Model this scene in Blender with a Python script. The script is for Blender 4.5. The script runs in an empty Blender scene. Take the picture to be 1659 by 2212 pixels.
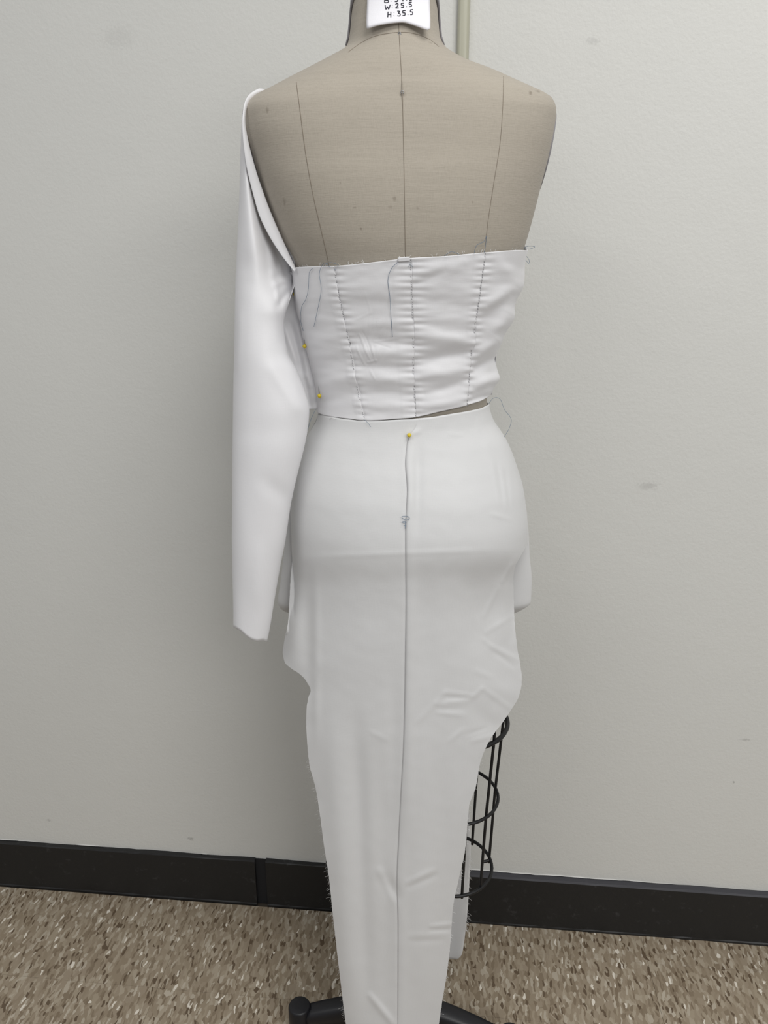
import bpy, math, random
from mathutils import Vector, noise
random.seed(7)

# ------------------------------------------------------------------ camera, world, lights, exposure
W, H, F = 1659.0, 2212.0, 1661.0
CAM_Z, PITCH = 1.33, math.radians(18.04)
scn = bpy.context.scene
col = scn.collection
cam_d = bpy.data.cameras.new('camera')
cam = bpy.data.objects.new('camera', cam_d)
col.objects.link(cam)
cam.location = (0, 0, CAM_Z)
cam.rotation_euler = (math.pi / 2 - PITCH, 0, 0)
cam_d.sensor_fit = 'HORIZONTAL'
cam_d.sensor_width = 36.0
cam_d.lens = 36.0 * F / W
cam_d.clip_start = 0.02
scn.camera = cam

world = bpy.data.worlds.new('room_light')
scn.world = world
world.use_nodes = True
bg = world.node_tree.nodes['Background']
bg.inputs[0].default_value = (0.97, 0.985, 1.0, 1)
bg.inputs[1].default_value = 0.38


def area(name, loc, size, power, color, target):
    d = bpy.data.lights.new(name, 'AREA')
    d.shape = 'RECTANGLE'
    d.size, d.size_y = size
    d.energy = power
    d.color = color
    o = bpy.data.objects.new(name, d)
    o.location = loc
    o.rotation_euler = (Vector(target) - Vector(loc)).to_track_quat('-Z', 'Y').to_euler()
    col.objects.link(o)
    return o


area('ceiling_lamp', (0.4, 0.1, 2.75), (1.2, 0.6), 18, (1.0, 0.99, 0.96), (0.9, -0.3, 0))
area('ceiling_lamp', (-1.2, -0.5, 2.75), (1.2, 0.6), 12, (1.0, 0.99, 0.96), (-1.1, -0.2, 0))
area('ceiling_lamp', (1.8, -2.3, 2.75), (2.4, 1.2), 63, (1.0, 0.99, 0.96), (1.6, -0.6, 0.2))
scn.view_settings.view_transform = 'Standard'
scn.view_settings.look = 'None'
scn.view_settings.exposure = 0.0
scn.view_settings.gamma = 1.0
scn.view_settings.use_curve_mapping = False

# ------------------------------------------------------------------ pixel <-> world helpers
FWD = Vector((0, math.cos(PITCH), -math.sin(PITCH)))
UP = Vector((0, math.sin(PITCH), math.cos(PITCH)))
RT = Vector((1, 0, 0))
EYE = Vector((0, 0, CAM_Z))


def ray(px, py):
    return RT * ((px - W / 2) / F) - UP * ((py - H / 2) / F) + FWD


def at(px, py, Y):
    d = ray(px, py)
    return EYE + d * (Y / d.y)


def proj(p):
    q = p - EYE
    z = q.dot(FWD)
    return W / 2 + F * q.dot(RT) / z, H / 2 - F * q.dot(UP) / z


def smooth(t):
    t = max(0.0, min(1.0, t))
    return t * t * (3 - 2 * t)


def table(rows):
    """piecewise monotone-cubic interpolation of rows [key, v0, v1 ...] by ascending key"""
    ks = [r[0] for r in rows]
    n = len(rows[0]) - 1
    ms = []
    for c in range(1, n + 1):
        d = [(rows[i + 1][c] - rows[i][c]) / (ks[i + 1] - ks[i]) for i in range(len(rows) - 1)]
        m = [d[0]] + [0 if d[i - 1] * d[i] <= 0 else 2 * d[i - 1] * d[i] / (d[i - 1] + d[i]) for i in range(1, len(d))] + [d[-1]]
        ms.append(m)

    def f(k):
        k = max(ks[0], min(ks[-1], k))
        i = 0
        lo, hi = 0, len(ks) - 2
        while lo < hi:
            mid = (lo + hi + 1) // 2
            if ks[mid] <= k:
                lo = mid
            else:
                hi = mid - 1
        i = lo
        h = ks[i + 1] - ks[i]
        t = (k - ks[i]) / h
        h00, h10 = (1 + 2 * t) * (1 - t) ** 2, t * (1 - t) ** 2
        h01, h11 = t * t * (3 - 2 * t), t * t * (t - 1)
        return [h00 * rows[i][c + 1] + h10 * h * ms[c][i] + h01 * rows[i + 1][c + 1] + h11 * h * ms[c][i + 1] for c in range(n)]
    return f


# ------------------------------------------------------------------ object helpers
def empty(name, loc=(0, 0, 0), label=None, cat=None, group=None, parent=None):
    o = bpy.data.objects.new(name, None)
    o.empty_display_size = 0.05
    o.location = loc
    col.objects.link(o)
    if label:
        o['label'] = label
    if cat:
        o['category'] = cat
    if group:
        o['group'] = group
    o.parent = parent
    return o


def mesh(name, verts, faces, mat, parent=None, smooth_=True, thick=0.0, kind=None, label=None, offset=0.0):
    me = bpy.data.meshes.new(name)
    off = Vector((0, 0, 0))
    if parent is not None:
        q = parent
        while q is not None:
            off += Vector(q.location)
            q = q.parent
    me.from_pydata([tuple(Vector(v) - off) for v in verts], [], faces)
    me.update()
    if smooth_:
        for p in me.polygons:
            p.use_smooth = True
    o = bpy.data.objects.new(name, me)
    col.objects.link(o)
    if mat:
        me.materials.append(mat)
    if parent is not None:
        o.parent = parent
    if thick:
        s = o.modifiers.new('thickness', 'SOLIDIFY')
        s.thickness = thick
        s.offset = offset
    if kind:
        o['kind'] = kind
    if label:
        o['label'] = label
    return o


def grid(fn, nu, nv):
    vs = [fn(i / (nu - 1), j / (nv - 1)) for j in range(nv) for i in range(nu)]
    fs = [(j * nu + i, j * nu + i + 1, (j + 1) * nu + i + 1, (j + 1) * nu + i) for j in range(nv - 1) for i in range(nu - 1)]
    return vs, fs


def flip(fs):
    return [tuple(reversed(f)) for f in fs]


def tube(pts, r, seg=6, closed=False, taper=None, cap=True):
    """sweep a round section along a polyline"""
    pts = [Vector(p) for p in pts]
    n = len(pts)
    vs, fs = [], []
    ref = None
    for i, p in enumerate(pts):
        a = pts[(i - 1) % n] if (closed or i > 0) else p
        b = pts[(i + 1) % n] if (closed or i < n - 1) else p
        t = (b - a)
        t = t.normalized() if t.length > 1e-9 else Vector((0, 0, 1))
        if ref is None:
            ref = t.cross(Vector((0, 0, 1)))
            if ref.length < 0.1:
                ref = t.cross(Vector((1, 0, 0)))
        ref = (ref - t * ref.dot(t)).normalized()
        bi = t.cross(ref)
        rr = r if taper is None else r * taper(i / max(1, n - 1))
        for k in range(seg):
            an = 2 * math.pi * k / seg
            vs.append(p + ref * (rr * math.cos(an)) + bi * (rr * math.sin(an)))
    m = n if closed else n - 1
    for i in range(m):
        for k in range(seg):
            a, b = i * seg + k, i * seg + (k + 1) % seg
            c, d = ((i + 1) % n) * seg + (k + 1) % seg, ((i + 1) % n) * seg + k
            fs.append((a, b, c, d))
    if not closed and cap:
        fs.append(tuple(reversed(range(seg))))
        fs.append(tuple((n - 1) * seg + k for k in range(seg)))
    return vs, fs


def merge(parts):
    V, Fs = [], []
    for v, f in parts:
        o = len(V)
        V += list(v)
        Fs += [tuple(i + o for i in q) for q in f]
    return V, Fs


def lathe(profile, center, seg=24, axis=Vector((0, 0, 1))):
    """profile [(r, h)] revolved round axis at center; closed by caps"""
    axis = Vector(axis).normalized()
    a = axis.orthogonal().normalized()
    b = axis.cross(a)
    vs, fs = [], []
    for r, h in profile:
        for k in range(seg):
            an = 2 * math.pi * k / seg
            vs.append(Vector(center) + axis * h + a * (r * math.cos(an)) + b * (r * math.sin(an)))
    for i in range(len(profile) - 1):
        for k in range(seg):
            fs.append((i * seg + k, i * seg + (k + 1) % seg, (i + 1) * seg + (k + 1) % seg, (i + 1) * seg + k))
    fs.append(tuple(reversed(range(seg))))
    fs.append(tuple((len(profile) - 1) * seg + k for k in range(seg)))
    return vs, fs


def spline(pts, n=8):
    """Catmull-Rom through points"""
    pts = [Vector(p) for p in pts]
    out = []
    for i in range(len(pts) - 1):
        p0, p1 = pts[max(0, i - 1)], pts[i]
        p2, p3 = pts[i + 1], pts[min(len(pts) - 1, i + 2)]
        for k in range(n):
            t = k / n
            out.append(0.5 * ((2 * p1) + (p2 - p0) * t + (2 * p0 - 5 * p1 + 4 * p2 - p3) * t * t + (3 * p1 - p0 - 3 * p2 + p3) * t ** 3))
    out.append(pts[-1])
    return out


# ------------------------------------------------------------------ materials
def new_mat(name, color, rough=0.5, **kw):
    m = bpy.data.materials.new(name)
    m.use_nodes = True
    p = m.node_tree.nodes['Principled BSDF']
    p.inputs['Base Color'].default_value = (*color, 1)
    p.inputs['Roughness'].default_value = rough
    for k, v in kw.items():
        p.inputs[k.replace('_', ' ')].default_value = v
    return m


class NT:
    def __init__(s, m):
        s.t = m.node_tree
        s.p = s.t.nodes['Principled BSDF']

    def n(s, typ, **kw):
        x = s.t.nodes.new(typ)
        for k, v in kw.items():
            if k.startswith('i_'):
                x.inputs[k[2:].replace('_', ' ')].default_value = v
            else:
                setattr(x, k, v)
        return x

    def l(s, a, b):
        s.t.links.new(a, b)

    def math(s, op, a, b=None, c=None):
        x = s.n('ShaderNodeMath', operation=op)
        for i, v in enumerate((a, b, c)):
            if v is None:
                continue
            if isinstance(v, (int, float)):
                x.inputs[i].default_value = v
            else:
                s.l(v, x.inputs[i])
        return x.outputs[0]

    def mix(s, fac, a, b, blend='MIX'):
        x = s.n('ShaderNodeMix', data_type='RGBA', blend_type=blend)
        for sock, v in ((x.inputs[0], fac), (x.inputs[6], a), (x.inputs[7], b)):
            if isinstance(v, (int, float)):
                sock.default_value = v
            elif isinstance(v, tuple):
                sock.default_value = (*v, 1) if len(v) == 3 else v
            else:
                s.l(v, sock)
        return x.outputs[2]

    def coords(s, scale=(1, 1, 1), rot=(0, 0, 0)):
        c = s.n('ShaderNodeNewGeometry')
        mp = s.n('ShaderNodeMapping')
        mp.inputs['Scale'].default_value = scale
        mp.inputs['Rotation'].default_value = rot
        s.l(c.outputs['Position'], mp.inputs['Vector'])
        return mp.outputs[0]

    def noise(s, vec, scale, detail=2.0, rough=0.5):
        x = s.n('ShaderNodeTexNoise')
        x.inputs['Scale'].default_value = scale
        x.inputs['Detail'].default_value = detail
        x.inputs['Roughness'].default_value = rough
        s.l(vec, x.inputs['Vector'])
        return x.outputs['Fac']

    def ramp(s, fac, stops, interp='LINEAR'):
        x = s.n('ShaderNodeValToRGB')
        x.color_ramp.interpolation = interp
        e = x.color_ramp.elements
        while len(e) < len(stops):
            e.new(0.5)
        for el, (pos, c) in zip(e, stops):
            el.position = pos
            el.color = (*c, 1) if len(c) == 3 else c
        s.l(fac, x.inputs[0])
        return x.outputs[0]

    def bump(s, h, strength, dist):
        x = s.n('ShaderNodeBump')
        x.inputs['Strength'].default_value = strength
        x.inputs['Distance'].default_value = dist
        s.l(h, x.inputs['Height'])
        s.l(x.outputs[0], s.p.inputs['Normal'])

    def spots(s, pts):
        """0..1 mask of small stains at world points [(x,y,z), (sx,sz), strength]"""
        c = s.n('ShaderNodeNewGeometry').outputs['Position']
        tot = None
        wob = s.n('ShaderNodeTexNoise')
        wob.inputs['Scale'].default_value = 260
        s.l(c, wob.inputs['Vector'])
        for p, sz, st in pts:
            sub = s.n('ShaderNodeVectorMath', operation='SUBTRACT')
            s.l(c, sub.inputs[0])
            sub.inputs[1].default_value = p
            mul = s.n('ShaderNodeVectorMath', operation='MULTIPLY')
            s.l(sub.outputs[0], mul.inputs[0])
            mul.inputs[1].default_value = (1 / sz[0], 0.0, 1 / sz[1])
            ln = s.n('ShaderNodeVectorMath', operation='LENGTH')
            s.l(mul.outputs[0], ln.inputs[0])
            w = s.math('ADD', ln.outputs['Value'], s.math('MULTIPLY', s.math('SUBTRACT', wob.outputs['Fac'], 0.5), 1.8))
            mr = s.n('ShaderNodeMapRange')
            mr.inputs['From Min'].default_value = 1.0
            mr.inputs['From Max'].default_value = 0.35
            mr.inputs['To Max'].default_value = st
            s.l(w, mr.inputs['Value'])
            tot = mr.outputs[0] if tot is None else s.math('MAXIMUM', tot, mr.outputs[0])
        return tot


def cloth_mat(name, color, rough, weave=0.10):
    m = new_mat(name, color, rough)
    t = NT(m)
    t.p.inputs['Sheen Weight'].default_value = 0.15
    t.p.inputs['Sheen Roughness'].default_value = 0.4
    a = t.noise(t.coords((900, 900, 90)), 1.0, 1)
    b = t.noise(t.coords((90, 90, 900)), 1.0, 1)
    soft = t.noise(t.coords((1, 1, 1)), 38, 3)
    h = t.math('ADD', t.math('ADD', a, b), t.math('MULTIPLY', soft, 0.8))
    t.bump(h, weave, 0.0006)
    return m


M_SATIN = cloth_mat('white_satin', (0.78, 0.775, 0.795), 0.5)
M_SATIN.node_tree.nodes['Principled BSDF'].inputs['Specular IOR Level'].default_value = 0.4
M_SKIRT = cloth_mat('white_matte_satin', (0.68, 0.68, 0.685), 0.55)
M_TAGCLOTH = cloth_mat('white_cotton', (0.86, 0.85, 0.89), 0.85, 0.2)
M_INK = new_mat('black_ink', (0.03, 0.03, 0.045), 0.7)
M_THREAD = new_mat('blue_grey_thread', (0.16, 0.22, 0.30), 0.7)
M_FRAY = new_mat('white_fibre', (0.8, 0.8, 0.8), 0.8)
M_BLACK = new_mat('black_painted_steel', (0.004, 0.004, 0.005), 0.5)
M_IRON = new_mat('black_cast_iron', (0.006, 0.006, 0.009), 0.42)
M_GREY = cloth_mat('grey_lining', (0.27, 0.26, 0.275), 0.8)
M_DARK = new_mat('black_tape_and_gap_shade', (0.008, 0.008, 0.010), 0.8)  # neck edging; also the painted shade inside the baseboard gap
M_SEAM = new_mat('brown_seam_thread', (0.23, 0.195, 0.155), 0.9)
M_PIN = new_mat('yellow_plastic', (0.72, 0.55, 0.03), 0.3)
M_STEEL = new_mat('pin_steel', (0.45, 0.45, 0.47), 0.3, Metallic=1.0)
M_CHROME = new_mat('grey_steel', (0.3, 0.3, 0.31), 0.35, Metallic=1.0)

# ------------------------------------------------------------------ setting: wall, floor, baseboard, conduit
YAW = math.radians(5.4)                      # the wall runs a little towards us on the right
WALL = 1.302                                 # its distance along its own normal
NRM = Vector((math.sin(YAW), math.cos(YAW), 0))
TAN = Vector((math.cos(YAW), -math.sin(YAW), 0))


def wp(u, d, z):
    """u along the wall to the right, d metres from the camera along the wall's normal"""
    return TAN * u + NRM * d + Vector((0, 0, z))


def on_wall(px, py, d=WALL):
    r = ray(px, py)
    return EYE + r * (d / r.dot(NRM))


def boxf(u0, u1, d0, d1, z0, z1):
    vs = [wp(u, d, z) for u in (u0, u1) for d in (d0, d1) for z in (z0, z1)]
    fs = [(0, 1, 3, 2), (4, 6, 7, 5), (0, 4, 5, 1), (2, 3, 7, 6), (0, 2, 6, 4), (1, 5, 7, 3)]
    return vs, fs


m_wall = new_mat('off_white_wall_paint', (0.62, 0.615, 0.585), 0.5)
t = NT(m_wall)
big = t.noise(t.coords(), 1.6, 3)
base = t.mix(big, (0.645, 0.645, 0.62), (0.69, 0.685, 0.655))
sp = [(1400, 1050, .02, .008, .25), (1610, 1598, .012, .003, .35), (412, 1812, .008, .005, .5), (1585, 1690, .003, .003, .5),
      (255, 80, .03, .02, .10), (1050, 1560, .05, .03, .08), (105, 1772, .006, .004, .3), (1280, 90, .012, .006, .2)]
mask = t.spots([(tuple(on_wall(x, y)), (a, b), s) for x, y, a, b, s in sp])
t.l(t.mix(mask, base, (0.25, 0.24, 0.23)), t.p.inputs['Base Color'])
hh = t.math('ADD', t.noise(t.coords(), 170, 3, 0.6), t.math('MULTIPLY', t.noise(t.coords(), 22, 2), 1.2))
t.bump(hh, 0.22, 0.0022)

vs, fs = boxf(-3.2, 3.2, WALL, WALL + 0.12, -0.05, 2.8)
o = mesh('wall_back', vs, fs, m_wall, smooth_=False)
o['kind'] = 'structure'

m_floor = new_mat('speckled_vinyl_tile', (0.2, 0.17, 0.13), 0.42)
t = NT(m_floor)
mp = t.coords((1, 1, 1), (0, 0, YAW))
wn = t.n('ShaderNodeTexNoise')
wn.inputs['Scale'].default_value = 60
wn.inputs['Detail'].default_value = 2
t.l(mp, wn.inputs['Vector'])
warp = t.n('ShaderNodeVectorMath', operation='MULTIPLY_ADD')
t.l(wn.outputs['Color'], warp.inputs[0])
warp.inputs[1].default_value = (0.009, 0.013, 0)
t.l(mp, warp.inputs[2])


def chips(sx, sy, seed):
    m2 = t.n('ShaderNodeMapping')
    m2.inputs['Scale'].default_value = (sx, sy, 1)
    m2.inputs['Location'].default_value = (seed, seed * 1.7, 0)
    t.l(warp.outputs[0], m2.inputs['Vector'])
    v = t.n('ShaderNodeTexVoronoi', voronoi_dimensions='2D')
    v.inputs['Scale'].default_value = 1.0
    t.l(m2.outputs[0], v.inputs['Vector'])
    s = t.n('ShaderNodeSeparateColor')
    t.l(v.outputs['Color'], s.inputs[0])
    return s.outputs[0], s.outputs[1], v.outputs['Distance']


r1, g1, d1 = chips(200, 72, 0.3)
r2, g2, d2 = chips(270, 92, 5.1)
c1 = t.ramp(r1, [(0.0, (0.230, 0.179, 0.123)), (0.14, (0.282, 0.225, 0.159)), (0.34, (0.314, 0.255, 0.186)), (0.52, (0.347, 0.288, 0.212)),
                 (0.68, (0.386, 0.326, 0.248)), (0.84, (0.295, 0.239, 0.171)), (0.94, (0.433, 0.377, 0.299))], 'CONSTANT')
c2 = t.ramp(r2, [(0.0, (0.124, 0.087, 0.055)), (0.22, (0.210, 0.160, 0.108)), (0.45, (0.314, 0.255, 0.188)), (0.74, (0.472, 0.415, 0.334)), (0.93, (0.734, 0.676, 0.586))], 'CONSTANT')
pick = t.math('GREATER_THAN', g2, 0.76)
cc = t.mix(pick, c1, c2)
t.l(cc, t.p.inputs['Base Color'])
t.p.inputs['Specular IOR Level'].default_value = 0.35
t.bump(t.noise(mp, 90, 2), 0.05, 0.001)

m_joint = new_mat('dark_tile_joint', (0.06, 0.048, 0.036), 0.8)
floor_o = mesh('floor', *boxf(-3.2, 3.2, -1.2, WALL + 0.1, -0.06, -0.003), m_joint, smooth_=False)
floor_o['kind'] = 'structure'
JOINTS_U = [-0.540 + 0.4765 * k for k in range(-5, 7)]
JOINTS_D = [WALL - 0.012] + [1.2245 - 0.1465 * k for k in range(0, 9)]
for a in range(len(JOINTS_U) - 1):
    for b in range(len(JOINTS_D) - 1):
        u0, u1 = JOINTS_U[a] + 0.00018, JOINTS_U[a + 1] - 0.00018
        d1_, d0_ = JOINTS_D[b] - 0.00018, JOINTS_D[b + 1] + 0.00018
        e = 0.00025
        vs = [wp(u0, d0_, -0.003), wp(u1, d0_, -0.003), wp(u1, d1_, -0.003), wp(u0, d1_, -0.003),
              wp(u0, d0_, -e), wp(u1, d0_, -e), wp(u1, d1_, -e), wp(u0, d1_, -e),
              wp(u0 + e, d0_ + e, 0), wp(u1 - e, d0_ + e, 0), wp(u1 - e, d1_ - e, 0), wp(u0 + e, d1_ - e, 0)]
        fs = []
        for k in (0, 4):
            fs += [(k + i, k + (i + 1) % 4, k + 4 + (i + 1) % 4, k + 4 + i) for i in range(4)]
        fs.append((8, 9, 10, 11))
        mesh('tile', vs, fs, m_floor, floor_o, smooth_=False)

m_base = new_mat('black_vinyl_base', (0.012, 0.012, 0.013), 0.5)
t = NT(m_base)
sc = t.noise(t.coords((1, 1, 1)), 42, 5, 0.7)
sm = t.ramp(sc, [(0.60, (0, 0, 0)), (0.74, (1, 1, 1))])
t.l(t.mix(t.math('MULTIPLY', sm, 0.30), (0.0095, 0.0095, 0.010), (0.11, 0.11, 0.115)), t.p.inputs['Base Color'])
t.bump(t.noise(t.coords(), 60, 4), 0.25, 0.002)
m_base_top = new_mat('lit_grey_base_edge', (0.045, 0.045, 0.053), 0.6)  # lighter than the board: light on the slanted top put into the colour


def board(u0, u1, h, thick, chamfer, parent, n):
    """a length of baseboard with a slightly ragged painted top edge and a toe at the floor"""
    prof = [(0.0, 0.0), (-thick - 0.0012, 0.0), (-thick - 0.0012, 0.004), (-thick, 0.006), (-thick, h - chamfer), (-thick + chamfer * 0.5, h - chamfer * 0.25), (-0.0008, h), (0.0, h + 0.0005)]
    vs, fs = [], []
    k = len(prof)
    for i in range(n + 1):
        u = u0 + (u1 - u0) * i / n
        jit = 0.0022 * noise.noise((u * 9, 3.1, h)) + 0.0012 * noise.noise((u * 60, 9.1, h))
        toe = 0.0016 * noise.noise((u * 25, 1.7, 0))
        for q, (dd, zz) in enumerate(prof):
            vs.append(wp(u, WALL + dd - (toe if q in (1, 2) else 0), zz + (jit if q >= 5 else 0) + (toe * 0.5 if q in (2, 3) else 0)))
    for i in range(n):
        for q in range(k - 1):
            fs.append((i * k + q, i * k + q + 1, (i + 1) * k + q + 1, (i + 1) * k + q))
    fs.append(tuple(range(k)))
    fs.append(tuple(reversed([n * k + q for q in range(k)])))
    o = mesh('board', vs, fs, m_base, parent, smooth_=False)
    return o, k, n


p0, p1 = on_wall(555, 1900), on_wall(578, 1900)
uj0, uj1 = p0.dot(TAN), p1.dot(TAN)
u_mid = on_wall(850, 1900).dot(TAN)
bb_o = mesh('baseboard_back', *boxf(uj0 - 0.01, uj1 + 0.01, WALL - 0.003, WALL + 0.01, 0, 0.118), M_DARK, smooth_=False)  # gap backing coloured near black to stand for shade in the recess
bb_o['kind'] = 'structure'
board(-3.2, uj0, 0.1185, 0.0095, 0.003, bb_o, 160)
board(uj1, u_mid, 0.119, 0.010, 0.003, bb_o, 30)
o, k, n = board(u_mid + 0.0005, 3.2, 0.1255, 0.013, 0.0048, bb_o, 160)
o['label'] = 'thicker board with a top edge greyed for the light it catches'
o.data.materials.append(m_base_top)
for i in range(n):
    for q in (4, 5):
        o.data.polygons[i * (k - 1) + q].material_index = 1

# ragged bead of wall paint left along the top of the baseboard
m_bead = new_mat('wall_paint_bead', (0.70, 0.695, 0.68), 0.5)
parts = []
for a0, a1, hz in ((-3.0, uj0, 0.1188), (uj1, u_mid, 0.1192), (u_mid, 3.0, 0.126)):
    run = []
    nst = int((a1 - a0) / 0.006)
    for i in range(nst):
        u = a0 + (a1 - a0) * i / nst
        q = noise.noise((u * 7, 5.5, 0)) + 0.5 * noise.noise((u * 31, 2.5, 0))
        if q > -0.12:
            run.append(wp(u, WALL - 0.0004, hz + 0.0012 + 0.0022 * noise.noise((u * 9, 3.1, hz)) + 0.0012 * noise.noise((u * 60, 9.1, 1))))
        if (q <= -0.12 or i == nst - 1) and run:
            if len(run) > 3:
                parts.append(tube(run, 0.0011, 5, taper=lambda x: 0.25 + 0.75 * math.sin(math.pi * x)))
            run = []
wall_bead = mesh('paint_edge', *merge(parts), m_bead, bpy.data.objects['wall_back'], kind='stuff')

m_pipe = new_mat('cream_enamel', (0.43, 0.42, 0.33), 0.35)
uc = on_wall(1001, 60).dot(TAN)
vs, fs = [], []
prof = []
for k in range(17):
    an = math.pi * k / 16
    ca, sa = math.cos(an), math.sin(an)
    prof.append((0.0092 * math.copysign(abs(ca) ** 0.6, ca), 0.012 * abs(sa) ** 0.7))
for z in (0.135, 2.8):
    for u, d in prof:
        vs.append(wp(uc - u, WALL - d - 0.0002, z))
nn = len(prof)
fs = [(i, i + 1, nn + i + 1, nn + i) for i in range(nn - 1)] + [tuple(reversed(range(nn))), tuple(nn + i for i in range(nn))]
o = mesh('cable_raceway', vs, fs, m_pipe)
o['label'] = 'slim cream painted conduit running up the wall behind the right shoulder'
o['category'] = 'pipe'

# ------------------------------------------------------------------ dress form: torso as stacked sections
YM = 1.03
TORSO = [  # image row, left and right silhouette there, back and front half depth (m), section exponent
    (-75, 772, 938, .045, .056, 2.0), (-40, 766, 941, .048, .060, 2.0), (0, 762, 944, .051, .064, 2.0), (50, 758, 947, .055, .066, 2.0), (85, 754, 951, .061, .067, 2.0),
    (108, 746, 962, .066, .068, 2.0), (140, 693, 1012, .076, .068, 2.0), (168, 640, 1082, .086, .072, 2.1), (187, 605, 1122, .0905, .074, 2.2),
    (204, 575, 1158, .0945, .077, 2.3), (217, 551, 1183, .0985, .080, 2.4), (231, 536, 1193, .1015, .082, 2.5), (250, 529, 1195, .1045, .085, 2.7), (285, 533, 1190, .109, .09, 2.7),
    (350, 552, 1177, .1145, .10, 2.6), (400, 567, 1164, .119, .11, 2.5), (450, 584, 1152, .1205, .122, 2.4), (510, 609, 1136, .1185, .13, 2.35),
    (575, 641, 1117, .111, .128, 2.3), (640, 648, 1103, .102, .115, 2.3), (700, 660, 1086, .092, .10, 2.3), (770, 678, 1060, .082, .09, 2.3),
    (830, 692, 1053, .075, .085, 2.3), (870, 696, 1050, .072, .085, 2.3), (900, 693, 1056, .073, .088, 2.3), (950, 667, 1087, .082, .094, 2.25), (1000, 648, 1107, .095, .098, 2.2),
    (1060, 637, 1124, .108, .10, 2.2), (1130, 635, 1132, .1145, .10, 2.2), (1215, 640, 1127, .112, .098, 2.2)]
rows = []
for py, xl, xr, bk, fr, ex in TORSO:
    L, R = at(xl, py, YM), at(xr, py, YM)
    rows.append((-L.z, (L.x + R.x) / 2, (R.x - L.x) / 2, bk, fr, ex))
_sec = table(rows)
Z_TOP, Z_BOT = -rows[0][0], -rows[-1][0]


def sec(z):
    return _sec(-z)


def tpos(ang, z, off=0.0):
    """point of the torso: ang 0 = centre back, +90 deg = right side, 180 = front"""
    cx, a, bk, fr, ex = sec(z)
    s, c = math.sin(ang), math.cos(ang)
    e = 2.0 / ex
    b = bk if c >= 0 else fr
    return Vector((cx + (a + off) * math.copysign(abs(s) ** e, s), YM - (b + off) * math.copysign(abs(c) ** e, c), z))


TAN_RIM = math.tan(PITCH + math.atan((1186 - H / 2) / F))


def rim_z(y):
    """the form ends in a slanted plane, lower in front than behind"""
    return CAM_Z - y * TAN_RIM


def inside(p, off):
    cx, a, bk, fr, ex = sec(p.z)
    b = bk if p.y < YM else fr
    return (abs(p.x - cx) / (a + off)) ** ex + (abs(p.y - YM) / (b + off)) ** ex - 1


def hit(px, py, off=0.0):
    d = ray(px, py)
    best, bt = 1e9, None
    t0 = 0.80 / d.y
    t1 = (YM + 0.01) / d.y
    prev = t0
    N = 60
    for i in range(N + 1):
        tt = t0 + (t1 - t0) * i / N
        v = inside(EYE + d * tt, off)
        if v < 0:
            lo, hi = prev, tt
            for _ in range(18):
                m = (lo + hi) / 2
                if inside(EYE + d * m, off) < 0:
                    hi = m
                else:
                    lo = m
            return EYE + d * hi
        if v < best:
            best, bt = v, tt
        prev = tt
    return EYE + d * bt


def ang_of(p):
    cx, a, bk, fr, ex = sec(p.z)
    u = (p.x - cx) / a
    v = (YM - p.y) / (bk if p.y < YM else fr)
    s = math.copysign(min(1, abs(u)) ** (ex / 2), u)
    c = math.copysign(min(1, abs(v)) ** (ex / 2), v)
    return math.atan2(s, c)


m_linen = new_mat('beige_linen', (0.40, 0.35, 0.29), 0.88)
t = NT(m_linen)
wa = t.noise(t.coords((1400, 700, 160)), 1.0, 2)
wb = t.noise(t.coords((130, 130, 1500)), 1.0, 2)
slub = t.noise(t.coords((16, 16, 420)), 1.0, 3, 0.6)
blot = t.noise(t.coords(), 9, 3)
tone = t.math('ADD', t.math('ADD', t.math('MULTIPLY', wa, 0.35), t.math('MULTIPLY', wb, 0.35)), t.math('MULTIPLY', slub, 0.3))
c0 = t.ramp(tone, [(0.30, (0.345, 0.308, 0.26)), (0.50, (0.40, 0.358, 0.304)), (0.72, (0.446, 0.401, 0.343))])
c0 = t.mix(t.math('MULTIPLY', blot, 0.25), c0, (0.46, 0.42, 0.33))
st = [(577, 238, .0035, .005, .6), (614, 434, .003, .006, .5), (853, 430, .004, .004, .55), (765, 449, .003, .002, .6), (843, 447, .004, .003, .35), (902, 450, .003, .002, .45),
      (780, 494, .0022, .002, .8), (1146, 201, .004, .0035, .8), (1162, 197, .005, .0025, .6), (930, 92, .004, .002, .4), (1021, 437, .002, .002, .5), (735, 395, .0015, .001, .5), (870, 203, .006, .004, .3)]
mk = t.spots([(tuple(hit(x, y)), (a * 0.8, b * 0.8), s * 0.6) for x, y, a, b, s in st])
t.l(t.mix(mk, c0, (0.13, 0.10, 0.07)), t.p.inputs['Base Color'])
t.bump(tone, 0.5, 0.0009)
t.p.inputs['Sheen Weight'].default_value = 0.1

AX = sec(0.75 if Z_BOT < 0.75 else Z_BOT)[0]
form = empty('dress_form', (AX, YM, 0), 'beige linen dress form seen from behind on a black wheeled stand', 'mannequin')


def torso_mesh():
    nz, na = 150, 120
    vs, fs = [], []
    pit = hit(869, 199)
    for j in range(nz):
        for i in range(na):
            an = 2 * math.pi * i / na
            zb = rim_z(tpos(an, Z_BOT + 0.03).y)
            e = (nz - 1 - j) / (nz - 1) * (Z_TOP - zb)
            p = tpos(an, zb + e, -0.004 * max(0, 1 - e / 0.008) ** 2)
            d = (p - pit).length
            p.y += 0.0025 * math.exp(-(d / 0.009) ** 2)
            vs.append(p)
    for j in range(nz - 1):
        for i in range(na):
            a, b = j * na + i, j * na + (i + 1) % na
            fs.append((a, a + na, b + na, b))
    fs.append(tuple(range(na)))
    fs.append(tuple(reversed([(nz - 1) * na + i for i in range(na)])))
    return vs, fs


mesh('torso', *torso_mesh(), m_linen, form)
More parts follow.
